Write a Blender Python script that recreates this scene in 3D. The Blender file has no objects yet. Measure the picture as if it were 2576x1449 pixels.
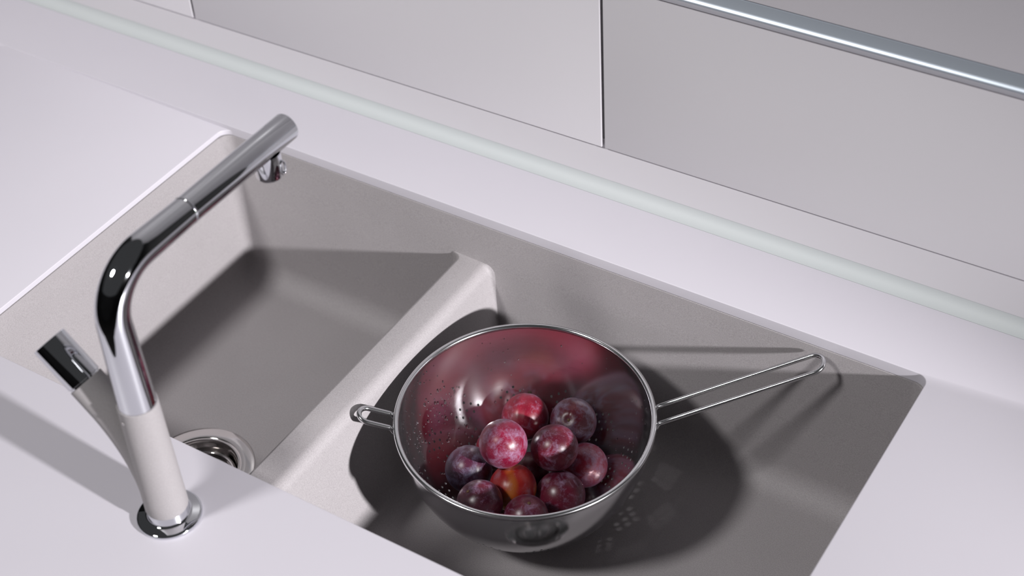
import bpy, bmesh, math, random
from mathutils import Vector, Matrix
from mathutils.geometry import delaunay_2d_cdt

S = bpy.context.scene
COL = S.collection
pi = math.pi

# ------------------------------------------------------------------ camera
cd = bpy.data.cameras.new('camera')
cd.sensor_width = 36.0
cd.lens = 4044.68 / 2576 * 36.0
cd.clip_start = 0.05
cam = bpy.data.objects.new('camera', cd)
COL.objects.link(cam)
right = Vector((0.84591749, 0.53089731, -0.05071131))
down = Vector((0.3194372, -0.58052397, -0.74896715))
fwd = Vector((-0.42706378, 0.61736534, -0.66066374))
M = Matrix((right, -down, -fwd)).transposed().to_4x4()
M.translation = Vector((1.16468912, -1.10650781, 1.09448284))
cam.matrix_world = M
cd.dof.use_dof = True
cd.dof.focus_distance = 1.635
cd.dof.aperture_fstop = 4.5
S.camera = cam

# ------------------------------------------------------------------ world, lamps, exposure
W = bpy.data.worlds.new('world')
S.world = W
W.use_nodes = True
W.node_tree.nodes['Background'].inputs[0].default_value = (0.96, 0.97, 1.0, 1)
W.node_tree.nodes['Background'].inputs[1].default_value = 0.05


def lamp(name, loc, watts, radius, color, aim=None, cone=60, blend=0.6):
    l = bpy.data.lights.new(name, 'SPOT' if aim else 'POINT')
    l.energy = watts
    l.shadow_soft_size = radius
    l.color = color
    o = bpy.data.objects.new(name, l)
    o.location = loc
    if aim:
        l.spot_size = math.radians(cone)
        l.spot_blend = blend
        o.rotation_euler = (Vector(aim) - Vector(loc)).to_track_quat('-Z', 'Y').to_euler()
    COL.objects.link(o)
    return o


lamp('side_lamp', (3.3, -0.68, 1.0), 840, 0.06, (1.0, 0.98, 1.0), (0.3, -0.33, -0.12), 26, 0.85)
lamp('front_lamp', (-0.68, -2.36, 2.91), 368, 0.26, (1.0, 0.985, 0.98), (0.0, -0.12, 0.05), 66, 1.0)
S.view_settings.view_transform = 'Standard'
S.view_settings.look = 'None'
S.view_settings.exposure = 0
S.view_settings.gamma = 1
S.view_settings.use_curve_mapping = False


# ------------------------------------------------------------------ materials
def mat(name, color, rough=0.5, metal=0.0, spec=0.5):
    m = bpy.data.materials.new(name)
    m.use_nodes = True
    b = m.node_tree.nodes['Principled BSDF']
    b.inputs['Base Color'].default_value = (*color, 1)
    b.inputs['Roughness'].default_value = rough
    b.inputs['Metallic'].default_value = metal
    b.inputs['Specular IOR Level'].default_value = spec
    return m, b, m.node_tree


def node(nt, t, **kw):
    n = nt.nodes.new(t)
    for k, v in kw.items():
        setattr(n, k, v)
    return n


def noise(nt, scale, detail=3, rough=0.5, coord='Object', mapping=None):
    tc = node(nt, 'ShaderNodeTexCoord')
    n = node(nt, 'ShaderNodeTexNoise')
    n.inputs['Scale'].default_value = scale
    n.inputs['Detail'].default_value = detail
    n.inputs['Roughness'].default_value = rough
    if mapping:
        mp = node(nt, 'ShaderNodeMapping')
        mp.inputs['Scale'].default_value = mapping
        nt.links.new(tc.outputs[coord], mp.inputs[0])
        nt.links.new(mp.outputs[0], n.inputs['Vector'])
    else:
        nt.links.new(tc.outputs[coord], n.inputs['Vector'])
    return n


def ramp(nt, src, stops):
    r = node(nt, 'ShaderNodeValToRGB')
    e = r.color_ramp.elements
    while len(e) < len(stops):
        e.new(0.5)
    for i, (p, c) in enumerate(stops):
        e[i].position = p
        e[i].color = (*c, 1)
    nt.links.new(src, r.inputs[0])
    return r


def bump(nt, b, src, strength, dist):
    bp = node(nt, 'ShaderNodeBump')
    bp.inputs['Strength'].default_value = strength
    bp.inputs['Distance'].default_value = dist
    nt.links.new(src, bp.inputs['Height'])
    nt.links.new(bp.outputs[0], b.inputs['Normal'])


def mottled(name, c1, c2, scale, rough, spec=0.5, bs=0, bd=0):
    m, b, nt = mat(name, c1, rough, 0, spec)
    n = noise(nt, scale, 4)
    r = ramp(nt, n.outputs[0], [(0.35, c1), (0.65, c2)])
    nt.links.new(r.outputs[0], b.inputs['Base Color'])
    if bs:
        bump(nt, b, n.outputs[0], bs, bd)
    return m


M_top = mottled('white_solid_surface', (0.499, 0.480, 0.523), (0.511, 0.491, 0.534), 3.0, 0.42)
M_cove = mottled('pale_upstand_strip', (0.445, 0.472, 0.476), (0.456, 0.480, 0.484), 3.0, 0.6)
M_panel = mottled('satin_white_lacquer', (0.562, 0.545, 0.570), (0.573, 0.557, 0.581), 2.0, 0.38)
M_room = mottled('grey_room_plaster', (0.11, 0.11, 0.11), (0.13, 0.13, 0.13), 2.0, 0.9)
M_floor = mottled('dark_floor', (0.10, 0.095, 0.09), (0.13, 0.12, 0.115), 4.0, 0.6)
M_dark, _, _ = mat('dark_gap', (0.03, 0.03, 0.03), 0.8)


def granite(name, c1, c2, c3):
    m, b, nt = mat(name, c1, 0.62, 0, 0.35)
    n = noise(nt, 900, 2, 0.6)
    r = ramp(nt, n.outputs[0], [(0.30, c2), (0.5, c1), (0.72, c3)])
    n2 = noise(nt, 9, 4)
    r2 = ramp(nt, n2.outputs[0], [(0.3, (0.94, 0.94, 0.94)), (0.7, (1, 1, 1))])
    mx = node(nt, 'ShaderNodeMix', data_type='RGBA', blend_type='MULTIPLY')
    mx.inputs[0].default_value = 1
    nt.links.new(r.outputs[0], mx.inputs[6])
    nt.links.new(r2.outputs[0], mx.inputs[7])
    nt.links.new(mx.outputs[2], b.inputs['Base Color'])
    bump(nt, b, n.outputs[0], 0.14, 0.0005)
    return m


M_sink = granite('warm_grey_composite', (0.320, 0.300, 0.307), (0.273, 0.255, 0.261), (0.359, 0.339, 0.345))
M_body = granite('pale_grey_composite', (0.273, 0.257, 0.261), (0.250, 0.234, 0.238), (0.296, 0.281, 0.285))
M_chrome, _, _ = mat('chrome', (0.66, 0.67, 0.70), 0.035, 1.0)


def brushed(name, col, rough, aniso, mapping, bs):
    m, b, nt = mat(name, col, rough, 0.975)
    n = noise(nt, 1.0, 3, 0.6, 'UV', mapping)
    mr = node(nt, 'ShaderNodeMapRange')
    mr.inputs[3].default_value = rough * 0.65
    mr.inputs[4].default_value = rough * 1.35
    nt.links.new(n.outputs[0], mr.inputs[0])
    nt.links.new(mr.outputs[0], b.inputs['Roughness'])
    bump(nt, b, n.outputs[0], bs, 0.0002)
    b.inputs['Anisotropic'].default_value = aniso
    tg = node(nt, 'ShaderNodeTangent', direction_type='UV_MAP')
    nt.links.new(tg.outputs[0], b.inputs['Tangent'])
    b.inputs['Anisotropic Rotation'].default_value = 0.25
    return m


M_bowl = brushed('brushed_bowl_steel', (0.64, 0.63, 0.65), 0.09, 0.80, (6, 900, 1), 0.06)
M_wire, _, _ = mat('steel_wire', (0.68, 0.68, 0.69), 0.16, 1.0)
M_drain, _, _ = mat('polished_drain_steel', (0.60, 0.58, 0.57), 0.10, 1.0)
M_alu, _, _ = mat('satin_aluminium', (0.46, 0.51, 0.57), 0.40, 0.62)
M_lip, _, _ = mat('lip_painted_reflection', (0.44, 0.44, 0.475), 0.45, 0.15)  # paler than the rail: the worktop's reflection is put into the colour
M_water, wb, _ = mat('water', (1, 1, 1), 0.0)
wb.inputs['Transmission Weight'].default_value = 1.0
wb.inputs['IOR'].default_value = 1.33


def plum_mat(name, skin, skin2, bloom, amount, seed, warm=None):
    """dark skin with lighter red patches under a cloudy wax bloom"""
    m, b, nt = mat(name, skin, 0.3, 0, 0.5)
    tc = node(nt, 'ShaderNodeTexCoord')
    mp = node(nt, 'ShaderNodeMapping')
    mp.inputs['Location'].default_value = (seed * 1.7, seed * 0.9, seed * 2.3)
    nt.links.new(tc.outputs['Object'], mp.inputs[0])

    def nz(scale, detail, rough=0.55, dist=0.0):
        n = node(nt, 'ShaderNodeTexNoise')
        n.inputs['Scale'].default_value = scale
        n.inputs['Detail'].default_value = detail
        n.inputs['Roughness'].default_value = rough
        n.inputs['Distortion'].default_value = dist
        nt.links.new(mp.outputs[0], n.inputs['Vector'])
        return n

    base = ramp(nt, nz(38, 3).outputs[0], [(0.38, skin), (0.62, skin2)])
    src = base.outputs[0]
    if warm:
        wr = ramp(nt, nz(24, 1).outputs[0], [(0.50, (0, 0, 0)), (0.60, (1, 1, 1))])
        mw = node(nt, 'ShaderNodeMix', data_type='RGBA')
        nt.links.new(wr.outputs[0], mw.inputs[0])
        nt.links.new(src, mw.inputs[6])
        mw.inputs[7].default_value = (*warm, 1)
        src = mw.outputs[2]
    big = ramp(nt, nz(75, 8, 0.72, 0.4).outputs[0], [(0.60 - 0.22 * amount, (0, 0, 0)), (0.74 - 0.14 * amount, (1, 1, 1))])
    fine = ramp(nt, nz(420, 4, 0.7).outputs[0], [(0.30, (0.35, 0.35, 0.35)), (0.65, (1, 1, 1))])
    mul = node(nt, 'ShaderNodeMix', data_type='RGBA', blend_type='MULTIPLY')
    mul.inputs[0].default_value = 1
    nt.links.new(big.outputs[0], mul.inputs[6])
    nt.links.new(fine.outputs[0], mul.inputs[7])
    sc = node(nt, 'ShaderNodeMath', operation='MULTIPLY')
    sc.inputs[1].default_value = 0.40 + 0.42 * amount
    nt.links.new(mul.outputs[2], sc.inputs[0])
    mix = node(nt, 'ShaderNodeMix', data_type='RGBA')
    nt.links.new(sc.outputs[0], mix.inputs[0])
    nt.links.new(src, mix.inputs[6])
    mix.inputs[7].default_value = (*bloom, 1)
    # pale lenticel specks
    vo = node(nt, 'ShaderNodeTexVoronoi')
    vo.inputs['Scale'].default_value = 420
    nt.links.new(mp.outputs[0], vo.inputs['Vector'])
    vr = ramp(nt, vo.outputs['Distance'], [(0.10, (1, 1, 1)), (0.17, (0, 0, 0))])
    vs = node(nt, 'ShaderNodeMath', operation='MULTIPLY')
    vs.inputs[1].default_value = 0.22
    nt.links.new(vr.outputs[0], vs.inputs[0])
    mix2 = node(nt, 'ShaderNodeMix', data_type='RGBA')
    nt.links.new(vs.outputs[0], mix2.inputs[0])
    nt.links.new(mix.outputs[2], mix2.inputs[6])
    mix2.inputs[7].default_value = (0.42, 0.22, 0.20, 1)
    nt.links.new(mix2.outputs[2], b.inputs['Base Color'])
    rr = node(nt, 'ShaderNodeMapRange')
    rr.inputs[3].default_value = 0.34
    rr.inputs[4].default_value = 0.6
    nt.links.new(sc.outputs[0], rr.inputs[0])
    nt.links.new(rr.outputs[0], b.inputs['Roughness'])
    b.inputs['Sheen Weight'].default_value = 0.03 + 0.09 * amount
    b.inputs['Sheen Roughness'].default_value = 0.45
    b.inputs['Sheen Tint'].default_value = (0.62, 0.52, 0.80, 1)
    return m


M_scar, _, _ = mat('stem_scar_brown', (0.10, 0.05, 0.02), 0.7)


# ------------------------------------------------------------------ mesh helpers
def link(name, me, m, parent=None, smooth=True):
    o = bpy.data.objects.new(name, me)
    COL.objects.link(o)
    if m:
        me.materials.append(m)
    if smooth:
        me.polygons.foreach_set('use_smooth', [True] * len(me.polygons))
    if parent:
        o.parent = parent
    return o


def from_bm(name, bm, m, parent=None, smooth=True, sharp=None):
    bmesh.ops.recalc_face_normals(bm, faces=bm.faces)
    if sharp:
        for e in bm.edges:
            if len(e.link_faces) == 2 and e.calc_face_angle(0) > math.radians(sharp):
                e.smooth = False
    me = bpy.data.meshes.new(name)
    bm.to_mesh(me)
    bm.free()
    return link(name, me, m, parent, smooth)


def tag(o, label=None, cat=None, group=None, kind=None):
    if label:
        o['label'] = label
    if cat:
        o['category'] = cat
    if group:
        o['group'] = group
    if kind:
        o['kind'] = kind
    return o


def empty(name, loc):
    o = bpy.data.objects.new(name, None)
    o.empty_display_size = 0.05
    o.location = loc
    COL.objects.link(o)
    return o


def part(o, root):
    """make o (built in world coordinates) a child that keeps its place"""
    o.parent = root
    off = Vector((0, 0, 0))
    r = root
    while r:
        off += r.location
        r = r.parent
    o.location = o.location - off
    return o


def add_box(bm, lo, hi, bev=0.0, seg=2):
    x0, y0, z0 = lo
    x1, y1, z1 = hi
    vs = [bm.verts.new(p) for p in ((x0, y0, z0), (x1, y0, z0), (x1, y1, z0), (x0, y1, z0),
                                    (x0, y0, z1), (x1, y0, z1), (x1, y1, z1), (x0, y1, z1))]
    fs = [bm.faces.new([vs[i] for i in q]) for q in
          ((0, 3, 2, 1), (4, 5, 6, 7), (0, 1, 5, 4), (1, 2, 6, 5), (2, 3, 7, 6), (3, 0, 4, 7))]
    if bev:
        es = {e for f in fs for e in f.edges}
        bmesh.ops.bevel(bm, geom=list(es), offset=bev, segments=seg, affect='EDGES', profile=0.5)
    return bm


def rrect(x0, y0, x1, y1, r, n=8):
    """closed counter-clockwise rounded rectangle"""
    pts = []
    for cx, cy, a in ((x1 - r, y1 - r, 0), (x0 + r, y1 - r, 90), (x0 + r, y0 + r, 180), (x1 - r, y0 + r, 270)):
        for k in range(n + 1):
            t = math.radians(a + 90 * k / n)
            pts.append((cx + r * math.cos(t), cy + r * math.sin(t)))
    return pts


def ring(bm, pts, z):
    return [bm.verts.new((x, y, z)) for x, y in pts]


def bridge(bm, a, b):
    n = len(a)
    for i in range(n):
        j = (i + 1) % n
        bm.faces.new((a[i], a[j], b[j], b[i]))


def fill(bm, loops, z, flip=False):
    """triangulated flat face: loops[0] outer, others holes; reuses the given bmesh vertices (lists of verts)"""
    co, fr = [], []
    for lp in loops:
        base = len(co)
        co += [Vector((v.co.x, v.co.y)) for v in lp]
        fr.append(list(range(base, base + len(lp))))
    flat = [v for lp in loops for v in lp]
    edges = []
    for f in fr:
        edges += [(f[i], f[(i + 1) % len(f)]) for i in range(len(f))]
    vo, eo, fo, ov, oe, of = delaunay_2d_cdt(co, edges, [], 0, 1e-7)

    def inside(p, lp):
        c = False
        for i in range(len(lp)):
            a, b = co[lp[i]], co[lp[(i + 1) % len(lp)]]
            if (a.y > p.y) != (b.y > p.y) and p.x < (b.x - a.x) * (p.y - a.y) / (b.y - a.y) + a.x:
                c = not c
        return c
    vm = {}
    for i, o in enumerate(ov):
        if o:
            vm[i] = flat[o[0]]
        else:
            vm[i] = bm.verts.new((vo[i].x, vo[i].y, z))
    for f in fo:
        c = sum((vo[i] for i in f), Vector((0, 0))) / len(f)
        if inside(c, fr[0]) and not any(inside(c, h) for h in fr[1:]):
            try:
                bm.faces.new([vm[i] for i in f])
            except ValueError:
                pass


def circle(cx, cy, r, n=48):
    return [(cx + r * math.cos(2 * pi * k / n), cy + r * math.sin(2 * pi * k / n)) for k in range(n)]


def lathe(bm, prof, n=64, c=(0, 0, 0)):
    """prof = [(r, z)...]; r = 0 closes with a pole"""
    rows = []
    for r, z in prof:
        if r < 1e-6:
            rows.append([bm.verts.new((c[0], c[1], c[2] + z))])
        else:
            rows.append([bm.verts.new((c[0] + r * math.cos(2 * pi * k / n), c[1] + r * math.sin(2 * pi * k / n), c[2] + z)) for k in range(n)])
    for a, b in zip(rows, rows[1:]):
        for k in range(n):
            j = (k + 1) % n
            if len(a) == 1 and len(b) == 1:
                continue
            if len(a) == 1:
                bm.faces.new((a[0], b[j], b[k]))
            elif len(b) == 1:
                bm.faces.new((a[k], a[j], b[0]))
            else:
                bm.faces.new((a[k], a[j], b[j], b[k]))
    return bm


def tube(bm, pts, rad, n=16, caps=True, closed=False):
    """tube through pts (Vectors); rad is a number or a list"""
    pts = [Vector(p) for p in pts]
    m = len(pts)
    rs = rad if isinstance(rad, (list, tuple)) else [rad] * m
    tans = []
    for i in range(m):
        if closed:
            t = pts[(i + 1) % m] - pts[i - 1]
        else:
            t = pts[min(i + 1, m - 1)] - pts[max(i - 1, 0)]
        tans.append(t.normalized())
    up = Vector((0, 0, 1)) if abs(tans[0].z) < 0.9 else Vector((1, 0, 0))
    u = tans[0].cross(up).normalized()
    rows = []
    for i in range(m):
        t = tans[i]
        u = (u - t * u.dot(t)).normalized()
        v = t.cross(u)
        rows.append([bm.verts.new(pts[i] + rs[i] * (math.cos(2 * pi * k / n) * u + math.sin(2 * pi * k / n) * v)) for k in range(n)])
    for i in range(m if closed else m - 1):
        bridge(bm, rows[i], rows[(i + 1) % m])
    if caps and not closed:
        bm.faces.new(rows[0][::-1])
        bm.faces.new(rows[-1])
    return rows


# ------------------------------------------------------------------ dimensions (metres; z = 0 is the worktop)
SX, SD = 0.8744, 0.42          # sink opening
YB = 0.092                     # back edge of the worktop
T, DR = 0.0125, 0.0064         # slab thickness, drainer depth at the sink
ZF = -0.221                    # bowl floors
DX0, DX1 = 0.334, 0.374        # divider between the bowls
ZD = -0.0645
DRAIN = [(0.1702, -0.3036), (0.625, -0.3036)]
FLOOR_Z = -0.92

# ------------------------------------------------------------------ setting
for nm, lo, hi, m in (
        ('floor', (-3.2, -4.2, FLOOR_Z - 0.1), (5.2, 0.45, FLOOR_Z), M_floor),
        ('wall_back', (-3.2, 0.36, FLOOR_Z), (5.2, 0.46, 1.75), M_room),
        ('wall_front', (-3.2, -4.3, FLOOR_Z), (5.2, -4.2, 1.75), M_room),
        ('wall_left', (-3.3, -4.2, FLOOR_Z), (-3.2, 0.36, 1.75), M_room),
        ('wall_right', (5.2, -4.2, FLOOR_Z), (5.3, 0.36, 1.75), M_room)):
    tag(from_bm(nm, add_box(bmesh.new(), lo, hi), m, smooth=False), kind='structure')

# ------------------------------------------------------------------ base cabinet that carries the worktop
WX0, WX1, WY0 = -1.25, 1.95, -0.77
bc = empty('base_cabinet', (0.35, -0.3, FLOOR_Z))
for nm, lo, hi in (('side_panel', (WX0 + 0.02, WY0 + 0.04, FLOOR_Z), (WX0 + 0.04, YB, -T)),
                   ('side_panel', (WX1 - 0.04, WY0 + 0.04, FLOOR_Z), (WX1 - 0.02, YB, -T)),
                   ('front_panel', (WX0 + 0.02, WY0 + 0.02, FLOOR_Z + 0.1), (WX1 - 0.02, WY0 + 0.038, -T - 0.004)),
                   ('back_panel', (WX0 + 0.04, YB - 0.016, FLOOR_Z), (WX1 - 0.04, YB, -T))):
    part(from_bm(nm, add_box(bmesh.new(), lo, hi), M_panel, smooth=False), bc)
tag(bc, 'white base cabinet carrying the worktop and the sink', 'cabinet')

# ------------------------------------------------------------------ worktop with cut-out and sloping drainer
bm = bmesh.new()
RX0 = -0.372
rc = 0.0125
steps = [(0.0008, 0.0), (0.0005, -0.0001), (0.00023, -0.0003), (0.00006, -0.0006), (0.0, -0.0009), (0.0, -T)]


def cut(d):
    return rrect(RX0 - d, -SD - d, SX + d, d, rc + d, 10)


outer = ring(bm, [(WX0, WY0), (WX1, WY0), (WX1, YB), (WX0, YB)], 0)
loops = [ring(bm, cut(d), z) for d, z in steps]
fill(bm, [outer, loops[0]], 0)
for a, b in zip(loops, loops[1:]):
    bridge(bm, a, b)
low = ring(bm, [(WX0, WY0), (WX1, WY0), (WX1, YB), (WX0, YB)], -T)
bridge(bm, outer, low)
fill(bm, [low, loops[-1]], -T)
# drainer plate: right edge follows the rounded corners of the bowl opening


def drain_edge(d):
    r = rc
    p = []
    for k in range(11):
        t = math.radians(90 + 90 * k / 10)
        p.append((r + (r + d) * math.cos(t), -r + (r + d) * math.sin(t)))
    for k in range(11):
        t = math.radians(180 + 90 * k / 10)
        p.append((r + (r + d) * math.cos(t), -SD + r + (r + d) * math.sin(t)))
    return p


def dz(x):
    return -DR * max(0.0, min(1.0, (x - RX0) / (0 - RX0))) - 0.00002


rows = []
for d, z in steps:
    rows.append([bm.verts.new((x, y, (-T if z == -T else dz(x) + z))) for x, y in drain_edge(d)])
for a, b in zip(rows, rows[1:]):
    for i in range(len(a) - 1):
        bm.faces.new((a[i], a[i + 1], b[i + 1], b[i]))
left = [bm.verts.new((RX0 - 0.001, v.co.y, dz(RX0))) for v in rows[0]]
for i in range(len(left) - 1):
    bm.faces.new((left[i], left[i + 1], rows[0][i + 1], rows[0][i]))
wt = from_bm('worktop', bm, M_top, sharp=25)
tag(wt, 'white worktop with a sink cut-out and a shallow sloping drainer', 'worktop')

# ------------------------------------------------------------------ sink
sink = empty('sink', (SX / 2, -SD / 2, ZF))
tag(sink, 'warm grey undermounted sink with two bowls and a low divider', 'sink')
bm = bmesh.new()
prof = [(0.022, -T - 0.0014), (0.0006, -T - 0.0014), (0.0001, -T - 0.0017), (0.0, -T - 0.003)]
zt = -T - 0.003
rf = 0.030
zs = ZF + rf
for k in range(1, 9):
    z = zt + (zs - zt) * k / 8
    prof.append((-0.006 * k / 8, z))
for k in range(1, 9):
    a = pi / 2 * k / 8
    prof.append((-0.006 - rf * (1 - math.cos(a)), zs - rf * math.sin(a)))


def tub(d):
    return rrect(-d, -SD - d, SX + d, d, max(0.016 + d * 0.9 + (0.018 if d < -0.006 else 0) * min(1, (-d - 0.006) / 0.02), 0.004), 8)


prev = None
for d, z in prof:
    cur = ring(bm, tub(d), z)
    if prev:
        bridge(bm, prev, cur)
    prev = cur
holes = [ring(bm, circle(x, y, 0.050), ZF) for x, y in DRAIN]
fill(bm, [prev] + holes, ZF)
for h in holes:
    lo = [bm.verts.new((v.co.x, v.co.y, ZF - 0.02)) for v in h]
    bridge(bm, h, lo)
# divider: one profile swept from front to back, flaring where it meets the walls


def divider(yy, flare_l, flare_r):
    p = []
    fl, fr = 0.028, 0.024
    xl, xr = DX0 - flare_l, DX1 + flare_r
    xlb, xrb = xl - 0.002, xr + 0.010
    for k in range(7):
        a = pi / 2 * k / 6
        p.append((xlb - fl * (1 - math.sin(a)), ZF - 0.0006 + fl * (1 - math.cos(a))))
    rl, rr = 0.0045, 0.013
    for k in range(7):
        a = pi / 2 * k / 6
        p.append((xl + rl * (1 - math.cos(a)), ZD - rl + rl * math.sin(a)))
    for k in range(9):
        a = pi / 2 * k / 8
        p.append((xr - rr * (1 - math.sin(a)) , ZD - rr + rr * math.cos(a) - 0.0015))
    for k in range(7):
        a = pi / 2 * (1 - k / 6)
        p.append((xrb + fr * (1 - math.sin(a)), ZF - 0.0006 + fr * (1 - math.cos(a))))
    return [bm.verts.new((x, yy, z)) for x, z in p]


ys = [0.004 - 0.0009 * k for k in range(0, 18)] + [-0.016 - 0.05 * k for k in range(1, 8)] + [-SD + 0.012 - 0.0012 * k for k in range(0, 14)]
prev = None
for y in ys:
    dist = min(abs(y + 0.0025), abs(y + SD - 0.0025)) if -SD + 0.0025 < y < -0.0025 else 0.0
    R1, R2 = 0.0115, 0.005
    f1 = R1 - math.sqrt(max(0, R1 * R1 - (R1 - min(dist, R1)) ** 2))
    f2 = R2 - math.sqrt(max(0, R2 * R2 - (R2 - min(dist, R2)) ** 2))
    cur = divider(y, f1, f2)
    if prev:
        for i in range(len(cur) - 1):
            bm.faces.new((prev[i], prev[i + 1], cur[i + 1], cur[i]))
    prev = cur
sb = part(from_bm('bowl_shell', bm, M_sink, sharp=50), sink)
for x, y in DRAIN:
    dr = lathe(bmesh.new(), [(0.0626, -0.0002), (0.0623, 0.0004), (0.0616, 0.0008), (0.057, 0.0015), (0.052, 0.0020), (0.0475, 0.0021), (0.0462, 0.0018),
                             (0.0456, 0.0012), (0.0450, 0.0013), (0.0440, 0.0012), (0.0428, -0.0008), (0.0424, -0.004), (0.0415, -0.010), (0.040, -0.015), (0.038, -0.0165), (0.030, -0.0168)], 96, (x, y, ZF))
    f = part(from_bm('drain_flange', dr, M_drain, sharp=45), sink)
    b2 = lathe(bmesh.new(), [(0.0378, -0.0135), (0.0380, -0.0122), (0.0372, -0.0112), (0.0360, -0.0112), (0.0352, -0.0118), (0.0348, -0.013), (0.034, -0.016),
                             (0.030, -0.022), (0.020, -0.025), (0.012, -0.0255), (0.0, -0.0255)], 72, (x, y, ZF))
    k = from_bm('strainer', b2, M_drain, sharp=50)
    part(k, f)
    b3 = lathe(bmesh.new(), [(0.010, -0.0255), (0.0045, -0.024), (0.004, -0.016), (0.007, -0.0145), (0.0085, -0.012), (0.007, -0.010), (0.0, -0.0095)], 32, (x, y, ZF))
    part(from_bm('strainer_knob', b3, M_drain), f)

# ------------------------------------------------------------------ upstand, wall cabinets, grip rail
bm = bmesh.new()
RC = 0.014
pr = [(YB + 0.0004, -T), (YB + 0.0004, 0.0002)]
for k in range(9):
    a = pi / 2 * k / 8
    pr.append((YB + 0.0004 + RC * math.sin(a), 0.0002 + RC * (1 - math.cos(a))))
pr += [(0.1064, 0.040), (0.13, 0.040), (0.13, -T)]
ra = [bm.verts.new((WX0, y, z)) for y, z in pr]
rb = [bm.verts.new((WX1, y, z)) for y, z in pr]
bridge(bm, ra, rb)
bm.faces.new(ra[::-1])
bm.faces.new(rb)
us = from_bm('upstand', bm, M_cove, sharp=30)
tag(us, 'pale coved upstand strip running along the back of the worktop', 'upstand')
# plain filler strip above the cove (its top edge runs a touch out of level, as photographed)
bm = bmesh.new()


def gapz(x):
    return 0.0506 + 0.0086 * (x + 0.2261)


q = [(WX0, 0.1058, 0.0142), (WX1, 0.1058, 0.0142), (WX1, 0.1058, gapz(WX1) + 0.012), (WX0, 0.1058, gapz(WX0) + 0.012)]
a = [bm.verts.new(p) for p in q]
b = [bm.verts.new((p[0], 0.1062, p[2])) for p in q]
bm.faces.new(a)
bm.faces.new(b[::-1])
bridge(bm, a, b)
part(from_bm('filler_strip', bm, M_panel, smooth=False), us)

ZP = 0.2625   # top of the lower fronts
YP = 0.1018   # face of the fronts
fronts = [(-0.70, -0.1205, 'left of both joints, above the faucet side of the worktop'),
          (-0.1175, 0.4588, 'between the two upright joints'),
          (0.4618, 1.00, 'right of the right-hand joint, under the aluminium rail')]
wc_labels = ['white cabinet front beyond the left upright joint at the top edge',
             'white cabinet front between the two upright joints',
             'white cabinet front running right from the second upright joint']
for (x0, x1, _), lab in zip(fronts, wc_labels):
    c = empty('wall_cabinet', ((x0 + x1) / 2, 0.13, 0.05))
    bm = bmesh.new()
    add_box(bm, (x0, YP, 0.05), (x1, 0.1056, ZP), 0.0014, 3)
    for v in bm.verts:
        if v.co.z < 0.1:
            v.co.z += gapz(v.co.x) + 0.0022 - 0.05
    part(from_bm('front_panel', bm, M_panel, sharp=40), c)
    part(from_bm('carcass', add_box(bmesh.new(), (x0, 0.1066, 0.056), (x1, 0.355, 1.45)), M_panel, smooth=False), c)
    bm = bmesh.new()
    add_box(bm, (x0, YP, 0.286), (x1, 0.1056, 1.45), 0.0012, 2)
    part(from_bm('upper_panel', bm, M_panel, sharp=40), c)
    tag(c, lab, 'cabinet', 'wall cabinets above the upstand')
def strip(pr, x0, x1):
    bm = bmesh.new()
    ra = [bm.verts.new((x0, y, z)) for y, z in pr]
    rb = [bm.verts.new((x1, y, z)) for y, z in pr]
    bridge(bm, ra, rb)
    bm.faces.new(ra[::-1])
    bm.faces.new(rb)
    return bm


rail = empty('grip_rail', (0.15, 0.10, 0.2632))
part(from_bm('rail_profile', strip([(0.1058, 0.2692), (0.0977, 0.2692), (0.0976, 0.2696), (0.0978, 0.2705), (0.0983, 0.2713), (0.0990, 0.2721), (0.0998, 0.2732),
                                    (0.1004, 0.2745), (0.1034, 0.2842), (0.1050, 0.2853), (0.1058, 0.2853)], -0.70, 1.00), M_alu, sharp=35), rail)
part(from_bm('lower_lip', strip([(0.1058, 0.2632), (0.1010, 0.2632), (0.0984, 0.2638), (0.0977, 0.2650), (0.0976, 0.2691), (0.1058, 0.2691)], -0.70, 1.00), M_lip, sharp=35), rail)  # lower band of the rail, split off to carry the painted reflection
tag(rail, 'long satin aluminium grip rail between white cabinet fronts', 'rail')

# ------------------------------------------------------------------ faucet
FX, FY = 0.3508, -0.4946
fa = empty('faucet', (FX, FY, 0))
tag(fa, 'chrome and pale grey faucet with an angled side lever, standing at the sink', 'faucet')
bm = lathe(bmesh.new(), [(0.0, 0.0), (0.0288, 0.0), (0.0295, 0.0006), (0.0296, 0.0026), (0.0290, 0.0036), (0.0275, 0.0042), (0.0215, 0.0050), (0.0198, 0.0056), (0.0190, 0.0068),
                         (0.0188, 0.0150), (0.0182, 0.0160), (0.0, 0.0160)], 96, (FX, FY, 0))
part(from_bm('base_flange', bm, M_chrome, sharp=50), fa)
# body: upright sleeve and the arm that bends out of it at 45 degrees, swept as two tubes of one mesh
bm = bmesh.new()
ax = Vector((FX, FY, 0))
ZB = 0.1450
bp = [(0.0, 0.0142), (0.0178, 0.0142), (0.0190, 0.0147), (0.0195, 0.0158)]
bp += [(0.0195 - 0.0018 * k / 10, 0.0158 + (ZB - 0.0158) * k / 10) for k in range(1, 11)]
bp[-1] = (0.0177, ZB - 0.0004)
bp += [(0.0173, ZB), (0.0, ZB)]
lathe(bm, bp, 64, (FX, FY, 0))
Z0, LT = 0.0805, 0.056
pts, rs = [], []
Rb = LT / math.tan(math.radians(22.5))
for k in range(17):
    a = math.radians(45) * k / 16
    pts.append(ax + Vector((-Rb * (1 - math.cos(a)), 0, Z0 - LT + Rb * math.sin(a))))
    rs.append(0.0190 - 0.0026 * k / 16)
dirn = Vector((-1, 0, 1)).normalized()
e0 = pts[-1]
tend = 0.060 * math.sqrt(2)
t0 = (e0 - (ax + Vector((0, 0, Z0)))).length
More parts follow.
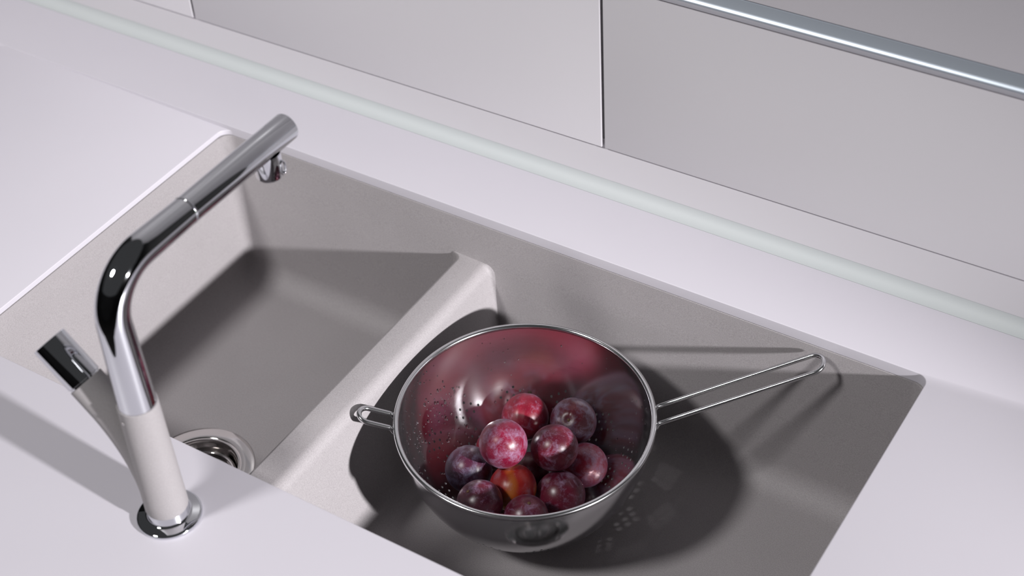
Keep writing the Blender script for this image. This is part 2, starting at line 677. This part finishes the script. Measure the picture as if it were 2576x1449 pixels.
for k in range(1, 6):
    pts.append(ax + Vector((0, 0, Z0)) + dirn * (t0 + (tend - t0) * k / 5))
    rs.append(0.0164)
pts.append(pts[-1] + dirn * 0.0004)
rs.append(0.0160)
tube(bm, pts, rs, 48)
part(from_bm('body', bm, M_body, sharp=40), fa)
# lever knob
bm = bmesh.new()
k0 = ax + Vector((0, 0, Z0)) + dirn * (tend + 0.0006)
LK = 0.0465
tube(bm, [k0, k0 + dirn * 0.0015, k0 + dirn * 0.0016, k0 + dirn * 0.002, k0 + dirn * (LK - 0.0012), k0 + dirn * (LK - 0.0004), k0 + dirn * LK],
     [0.0150, 0.0150, 0.0158, 0.0162, 0.0162, 0.0159, 0.0150], 64)
part(from_bm('lever_knob', bm, M_chrome, sharp=40), fa)
# dot on the body
dn = Vector((-0.165, -0.986, 0)).normalized()
bm = bmesh.new()
dp = Vector((FX, FY, 0.1330)) + dn * 0.0177
tube(bm, [dp, dp + dn * 0.0005, dp + dn * 0.0007], [0.0018, 0.0018, 0.0012], 20)
part(from_bm('indicator_dot', bm, M_drain), fa)
# spout: tapering pipe, bend, then the pull-out head along +y
ZS, RB = 0.280, 0.046
pts, rs = [], []
for k in range(9):
    z = ZB - 0.001 + (ZS - RB - ZB) * k / 8
    pts.append(Vector((FX, FY, z)))
    rs.append(0.0166 - 0.0021 * k / 8)
for k in range(1, 17):
    a = pi / 2 * k / 16
    pts.append(Vector((FX, FY + RB * (1 - math.cos(a)), ZS - RB + RB * math.sin(a))))
    rs.append(0.0145 - 0.0006 * k / 16)
YJ = -0.395
for k in range(1, 6):
    pts.append(Vector((FX, FY + RB + (YJ - FY - RB) * k / 5, ZS)))
    rs.append(0.0139 - 0.0012 * k / 5)
bm = bmesh.new()
tube(bm, pts, rs, 64)
part(from_bm('spout_pipe', bm, M_chrome, sharp=40), fa)
bm = bmesh.new()
hy = [0, 0.0003, 0.0008, 0.0012, 0.002, 0.0022, 0.03, 0.09, 0.1345, 0.1353, 0.1358]
hr = [0.0124, 0.0128, 0.0130, 0.0130, 0.0128, 0.0126, 0.0128, 0.0130, 0.0131, 0.0128, 0.0120]
tube(bm, [Vector((FX, YJ + 0.0002 + y, ZS)) for y in hy], hr, 64)
hd = part(from_bm('pull_out_head', bm, M_chrome, sharp=40), fa)
# nozzle under the head with a little oval button facing the side
NY = -0.2905
bm = lathe(bmesh.new(), [(0.0, 0.0), (0.0090, 0.0), (0.0110, 0.0006), (0.0124, 0.0026), (0.0126, 0.0260)], 48, (FX, NY, ZS - 0.0340))
nz = part(from_bm('nozzle', bm, M_chrome, sharp=60), fa)
bm = bmesh.new()
loop = [Vector((FX + 0.0118, NY + 0.0050 + 0.0034 * math.cos(2 * pi * k / 32), ZS - 0.0235 + 0.0066 * math.sin(2 * pi * k / 32))) for k in range(32)]
tube(bm, loop, 0.0011, 10, closed=True)
part(from_bm('nozzle_ring', bm, M_chrome), nz)

# ------------------------------------------------------------------ colander
CC = Vector((0.5215, -0.1696, -0.08))
CN = Vector((0.0324, -0.0158, 1)).normalized()
AZ = math.radians(32)
ex = Vector((math.cos(AZ), math.sin(AZ), 0))
ex = (ex - CN * ex.dot(CN)).normalized()
ey = CN.cross(ex)
RI, HB, TH, FLAT = 0.1295, 0.145, 0.0009, 0.136
co = empty('colander', (CC.x, CC.y, ZF))
tag(co, 'stainless steel colander of plums standing in the right bowl of the sink', 'colander')


def bowl_point(th, ph, off=0.0):
    """point of the bowl's inner face; th from the bottom pole, ph from the long handle"""
    r = RI * math.sin(th)
    h = HB * math.cos(th)
    nr, nh = math.sin(th) / RI, math.cos(th) / HB
    l = math.hypot(nr, nh)
    nr, nh = nr / l, nh / l
    r += nr * off
    h += nh * off
    if h > FLAT + off:
        h = FLAT + off
        nr, nh = 0.0, 1.0
    d = ex * math.cos(ph) + ey * math.sin(ph)
    return CC + d * r - CN * h, (d * nr - CN * nh)


# flat layout (azimuthal) with the holes as constraints, then wrapped onto the bowl
HOLE = 0.0015
cl1 = [(0, 3.95), (-3.75, 2.0), (3.75, 2.0), (-7.8, 0), (0, 0), (7.8, 0), (-4.0, -2.0), (4.0, -2.0), (0, -4.0)]
cl2 = [(0, 4.0), (-4.6, 2.0), (4.6, 2.0), (-9.6, 0.1), (0, 0), (9.6, 0.1), (-5.2, -2.1), (5.2, -2.1), (0, -4.1)]
hc = []
for k in range(12):
    a0 = 7.2 + 30 * k
    hc += [(a0 + a, 55.6 + t) for a, t in cl1]
    hc += [(a0 - 0.5 + a, 42.0 + t) for a, t in cl2]
P2, E2 = [], []


def to2(th, ph):
    return Vector((th * math.cos(ph), th * math.sin(ph)))


NR = 144
tmax = pi / 2
border = [to2(tmax, 2 * pi * k / NR) for k in range(NR)]
P2 += border
E2 += [(k, (k + 1) % NR) for k in range(NR)]
hole2, hole_ids = [], []
for a, t in hc:
    c = to2(math.radians(t), math.radians(a))
    hr2 = HOLE / 0.135
    base = len(P2)
    ur = c.normalized()
    ut = Vector((-ur.y, ur.x))
    stretch = math.radians(t) / math.sin(math.radians(t))
    for k in range(12):
        q = 2 * pi * k / 12
        P2.append(c + ur * hr2 * math.cos(q) + ut * hr2 * stretch * math.sin(q))
    E2 += [(base + k, base + (k + 1) % 12) for k in range(12)]
    hole_ids.append(list(range(base, base + 12)))
    hole2.append((c, hr2 * stretch * 1.15, hr2))
TF = math.acos(FLAT / HB)
rings = [TF * 0.35, TF * 0.7, TF * 0.97, TF, TF * 1.03, TF * 1.12] + [TF * 1.12 + (tmax - TF * 1.12) * k / 34 for k in range(1, 34)]
for i, th in enumerate(rings):
    n = max(24, int(NR * math.sin(th) ** 0.7))
    for k in range(n):
        p = to2(th, 2 * pi * (k + 0.5 * (i % 2)) / n)
        if all((p - c).length > h * 1.5 for c, h, _ in hole2):
            P2.append(p)
P2.append(Vector((0, 0)))
vo, eo, fo, ov, oe, of = delaunay_2d_cdt(P2, E2, [], 0, 1e-6)
verts, norms, uvs = [], [], []
nv = len(vo)
for off in (0.0, TH):
    for p in vo:
        th = min(p.length, tmax)
        ph = math.atan2(p.y, p.x)
        q, n = bowl_point(th, ph, off)
        verts.append(q)
        norms.append(-n if off == 0 else n)
        uvs.append((ph / (2 * pi), th))
faces = []
inner_tris = []
for f in fo:
    c = sum((vo[i] for i in f), Vector((0, 0))) / len(f)
    if any((c - h[0]).length < h[2] * 0.98 for h in hole2):
        continue
    inner_tris.append(tuple(f))
faces += inner_tris
faces += [tuple(i + nv for i in t[::-1]) for t in inner_tris]
n_shell = len(faces)
back = {}
for i, o in enumerate(ov):
    for j in o:
        back[j] = i
for ids in hole_ids:
    for k in range(12):
        i, j = back[ids[k]], back[ids[(k + 1) % 12]]
        faces.append((i, j, j + nv, i + nv))
me = bpy.data.meshes.new('bowl')
me.from_pydata([tuple(v) for v in verts], [], faces)
uvl = me.uv_layers.new(name='UVMap')
ln = []
for poly in me.polygons:
    us_ = [uvs[v] for v in poly.vertices]
    wrap = max(u[0] for u in us_) - min(u[0] for u in us_) > 0.5
    for li, v in zip(poly.loop_indices, poly.vertices):
        u, t = uvs[v]
        if wrap and u < 0:
            u += 1
        uvl.data[li].uv = (u, t)
        ln.append(tuple(norms[v]) if poly.index < n_shell else None)
for poly in me.polygons:
    if poly.index >= n_shell:
        for li in poly.loop_indices:
            ln[li] = tuple(poly.normal)
me.polygons.foreach_set('use_smooth', [True] * len(me.polygons))
me.normals_split_custom_set(ln)
bw = link('bowl', me, M_bowl)
part(bw, co)
# rolled rim
bm = bmesh.new()
RR = 0.0031
tube(bm, [CC + (ex * math.cos(2 * pi * k / 160) + ey * math.sin(2 * pi * k / 160)) * (RI + TH * 0.5 + 0.0009) for k in range(160)], RR, 14, closed=True)
part(from_bm('rim', bm, M_wire), co)


def u_handle(root_r, ang, sep, length, rise, rad, drop):
    """bent wire loop: two rods leaving the rim, joined by a half circle"""
    d = (ex * math.cos(ang) + ey * math.sin(ang))
    w = CN.cross(d).normalized()
    st = CC + d * root_r - CN * drop
    dd = (d * math.cos(rise) + CN * math.sin(rise)).normalized()
    pts = [st + w * sep - d * 0.002 - CN * 0.010, st + w * sep + d * 0.0005 - CN * 0.004]
    n = 10
    for k in range(n + 1):
        pts.append(st + w * sep + dd * (0.003 + (length - sep - 0.003) * k / n))
    for k in range(1, 16):
        a = pi * k / 16
        pts.append(st + w * sep * math.cos(a) + dd * (length - sep + sep * math.sin(a)))
    for k in range(n + 1):
        pts.append(st - w * sep + dd * (0.003 + (length - sep - 0.003) * (1 - k / n)))
    pts += [st - w * sep + d * 0.0005 - CN * 0.004, st - w * sep - d * 0.002 - CN * 0.010]
    bm = bmesh.new()
    tube(bm, pts, rad, 14)
    return bm


LH_END = Vector((0.768, -0.014, -0.0125))
part(from_bm('long_handle', u_handle(RI + 0.0035, math.radians(0.3), 0.0115, 0.178, math.radians(24.5), 0.0024, 0.0035), M_wire), co)
part(from_bm('short_handle', u_handle(RI + 0.0035, math.radians(180), 0.0095, 0.037, math.radians(22), 0.0027, 0.0035), M_wire), co)

# water droplets clinging to the inside
random.seed(7)
bm = bmesh.new()
dome = [(0.0, 0.62), (0.45, 0.55), (0.8, 0.34), (1.0, 0.0)]


def droplet(th, ph, r, elong):
    c, n = bowl_point(th, ph, 0)
    n = -n
    d = ex * math.cos(ph) + ey * math.sin(ph)
    t1 = n.cross(d.cross(CN)).normalized()   # down-slope
    t2 = n.cross(t1)
    top = bm.verts.new(c + n * r * 0.6)
    prev = None
    for q, h in dome[1:]:
        cur = [bm.verts.new(c + n * (r * h - 0.00005) + t1 * r * elong * q * math.cos(2 * pi * k / 10) + t2 * r * q * math.sin(2 * pi * k / 10)) for k in range(10)]
        if prev is None:
            for k in range(10):
                bm.faces.new((top, cur[k], cur[(k + 1) % 10]))
        else:
            bridge(bm, prev, cur)
        prev = cur
    bm.faces.new(prev[::-1])


def scatter(n, a0, a1, t0, t1, r0, r1):
    for _ in range(n):
        th, ph = math.radians(random.uniform(t0, t1)), math.radians(random.uniform(a0, a1))
        p = to2(th, ph)
        r = random.uniform(r0, r1) * (0.6 + 0.8 * random.random() ** 2)
        if all((p - c).length > h * 1.3 + r / 0.13 for c, h, _ in hole2):
            droplet(th, ph, r, random.uniform(1.0, 1.7))


scatter(150, 135, 205, 58, 86, 0.0007, 0.0014)
scatter(80, 125, 175, 44, 70, 0.0008, 0.0015)
scatter(60, -40, 30, 45, 84, 0.0007, 0.0015)
scatter(30, -75, -35, 50, 80, 0.0008, 0.0017)
scatter(25, 40, 125, 50, 85, 0.0006, 0.0013)
dro = part(from_bm('water_droplets', bm, M_water), co)
tag(dro, 'clear water droplets on the inside of the bowl', kind='stuff')

# ------------------------------------------------------------------ plums
PL = [
    # name, centre, radius, pole direction, suture angle, skin, skin2, bloom amount, warm, label
    ((0.4785, -0.1062, -0.1594), 0.0256, (-0.3, 0.8, 0.2), (0.125, 0.002, 0.012), (0.21, 0.006, 0.022), 0.45, None, 'bright red plum at the back of the pile, nearest the far rim'),
    ((0.5299, -0.0905, -0.1545), 0.0252, (0.15, -0.62, 0.72), (0.06, 0.006, 0.014), (0.12, 0.010, 0.02), 0.72, None, 'dull purple plum with a brown stem scar facing up, back right'),
    ((0.5048, -0.1873, -0.1122), 0.0252, (-0.8, 0.5, -0.1), (0.125, 0.002, 0.018), (0.19, 0.006, 0.030), 0.66, None, 'pink red plum with heavy pale bloom on top of the pile, left'),
    ((0.5423, -0.1492, -0.1345), 0.0249, (0.5, 0.8, -0.2), (0.058, 0.002, 0.010), (0.12, 0.003, 0.014), 0.45, None, 'dark crimson plum on top of the pile beside the pale pink one'),
    ((0.5621, -0.1217, -0.1765), 0.0240, (0.7, 0.3, -0.5), (0.17, 0.005, 0.022), (0.27, 0.012, 0.036), 0.78, None, 'red plum streaked with whitish bloom at the right end of the pile'),
    ((0.4668, -0.1999, -0.1594), 0.0250, (-0.4, 0.3, 0.1), (0.024, 0.005, 0.018), (0.055, 0.008, 0.024), 0.6, None, 'blue black plum at the left end of the pile'),
    ((0.5225, -0.2012, -0.1558), 0.0248, (-0.2, 0.9, -0.3), (0.27, 0.006, 0.010), (0.36, 0.018, 0.012), 0.28, (0.42, 0.13, 0.015), 'orange red plum with an amber patch, under the pale pink one'),
    ((0.5116, -0.2454, -0.1421), 0.0237, (-0.35, -0.25, 0.75), (0.045, 0.003, 0.012), (0.1, 0.004, 0.016), 0.42, None, 'dark wine plum with a creased top at the front left rim'),
    ((0.5576, -0.2314, -0.1510), 0.0227, (0.15, 0.1, 0.95), (0.055, 0.003, 0.012), (0.1, 0.004, 0.018), 0.5, None, 'dark plum half hidden by the front rim, stem scar on top'),
    ((0.5624, -0.1735, -0.1732), 0.0261, (0.2, 0.7, -0.6), (0.055, 0.003, 0.012), (0.1, 0.004, 0.018), 0.48, None, 'large dark maroon plum at the front right of the pile'),
    ((0.4712, -0.1525, -0.1700), 0.0226, (0.3, 0.7, -0.6), (0.10, 0.003, 0.010), (0.15, 0.005, 0.014), 0.3, None, 'red plum mostly hidden behind the pale pink one'),
    ((0.5150, -0.1590, -0.1770), 0.0212, (0.2, 0.5, -0.8), (0.05, 0.002, 0.008), (0.08, 0.003, 0.01), 0.3, None, 'shadowed dark plum deep between the two topmost plums'),
]


def plum_mesh(r):
    """sphere with a stem dimple at +z and a faint suture down one side"""
    bm = bmesh.new()
    bmesh.ops.create_uvsphere(bm, u_segments=56, v_segments=36, radius=1.0)
    for v in bm.verts:
        d = v.co.normalized()
        th = math.acos(max(-1, min(1, d.z)))
        ph = math.atan2(d.y, d.x)
        k = 1.0 - 0.085 * math.exp(-(th / 0.20) ** 2) - 0.03 * math.exp(-((pi - th) / 0.25) ** 2) * 0.6
        k -= 0.026 * math.exp(-(ph / 0.10) ** 2) * math.sin(th) ** 0.7 * (1 if th < 2.2 else math.exp(-(th - 2.2) * 3))
        k *= 1.0 + 0.010 * math.sin(2 * ph + 0.6) * math.sin(th)
        v.co = d * k * r
    return bm


BLOOM = (0.30, 0.215, 0.335)
for i, (c, r, pole, s1, s2, am, warm, lab) in enumerate(PL):
    m = plum_mat('plum_skin', s1, s2, (0.20, 0.185, 0.29) if i in (5, 1) else BLOOM, am, i + 1.3, warm)
    o = from_bm('plum', plum_mesh(r), m)
    rot = Vector(pole).normalized().to_track_quat('Z', 'X')
    o.rotation_mode = 'QUATERNION'
    o.rotation_quaternion = rot
    o.location = c
    tag(o, lab, 'plum', 'plums in the colander')
    bm = lathe(bmesh.new(), [(0.0, 0.0009), (0.0009, 0.0011), (0.0016, 0.0006), (0.0021, -0.0003), (0.0016, -0.0012)], 14, (0, 0, r * 0.918))
    s = from_bm('stem_scar', bm, M_scar, o)
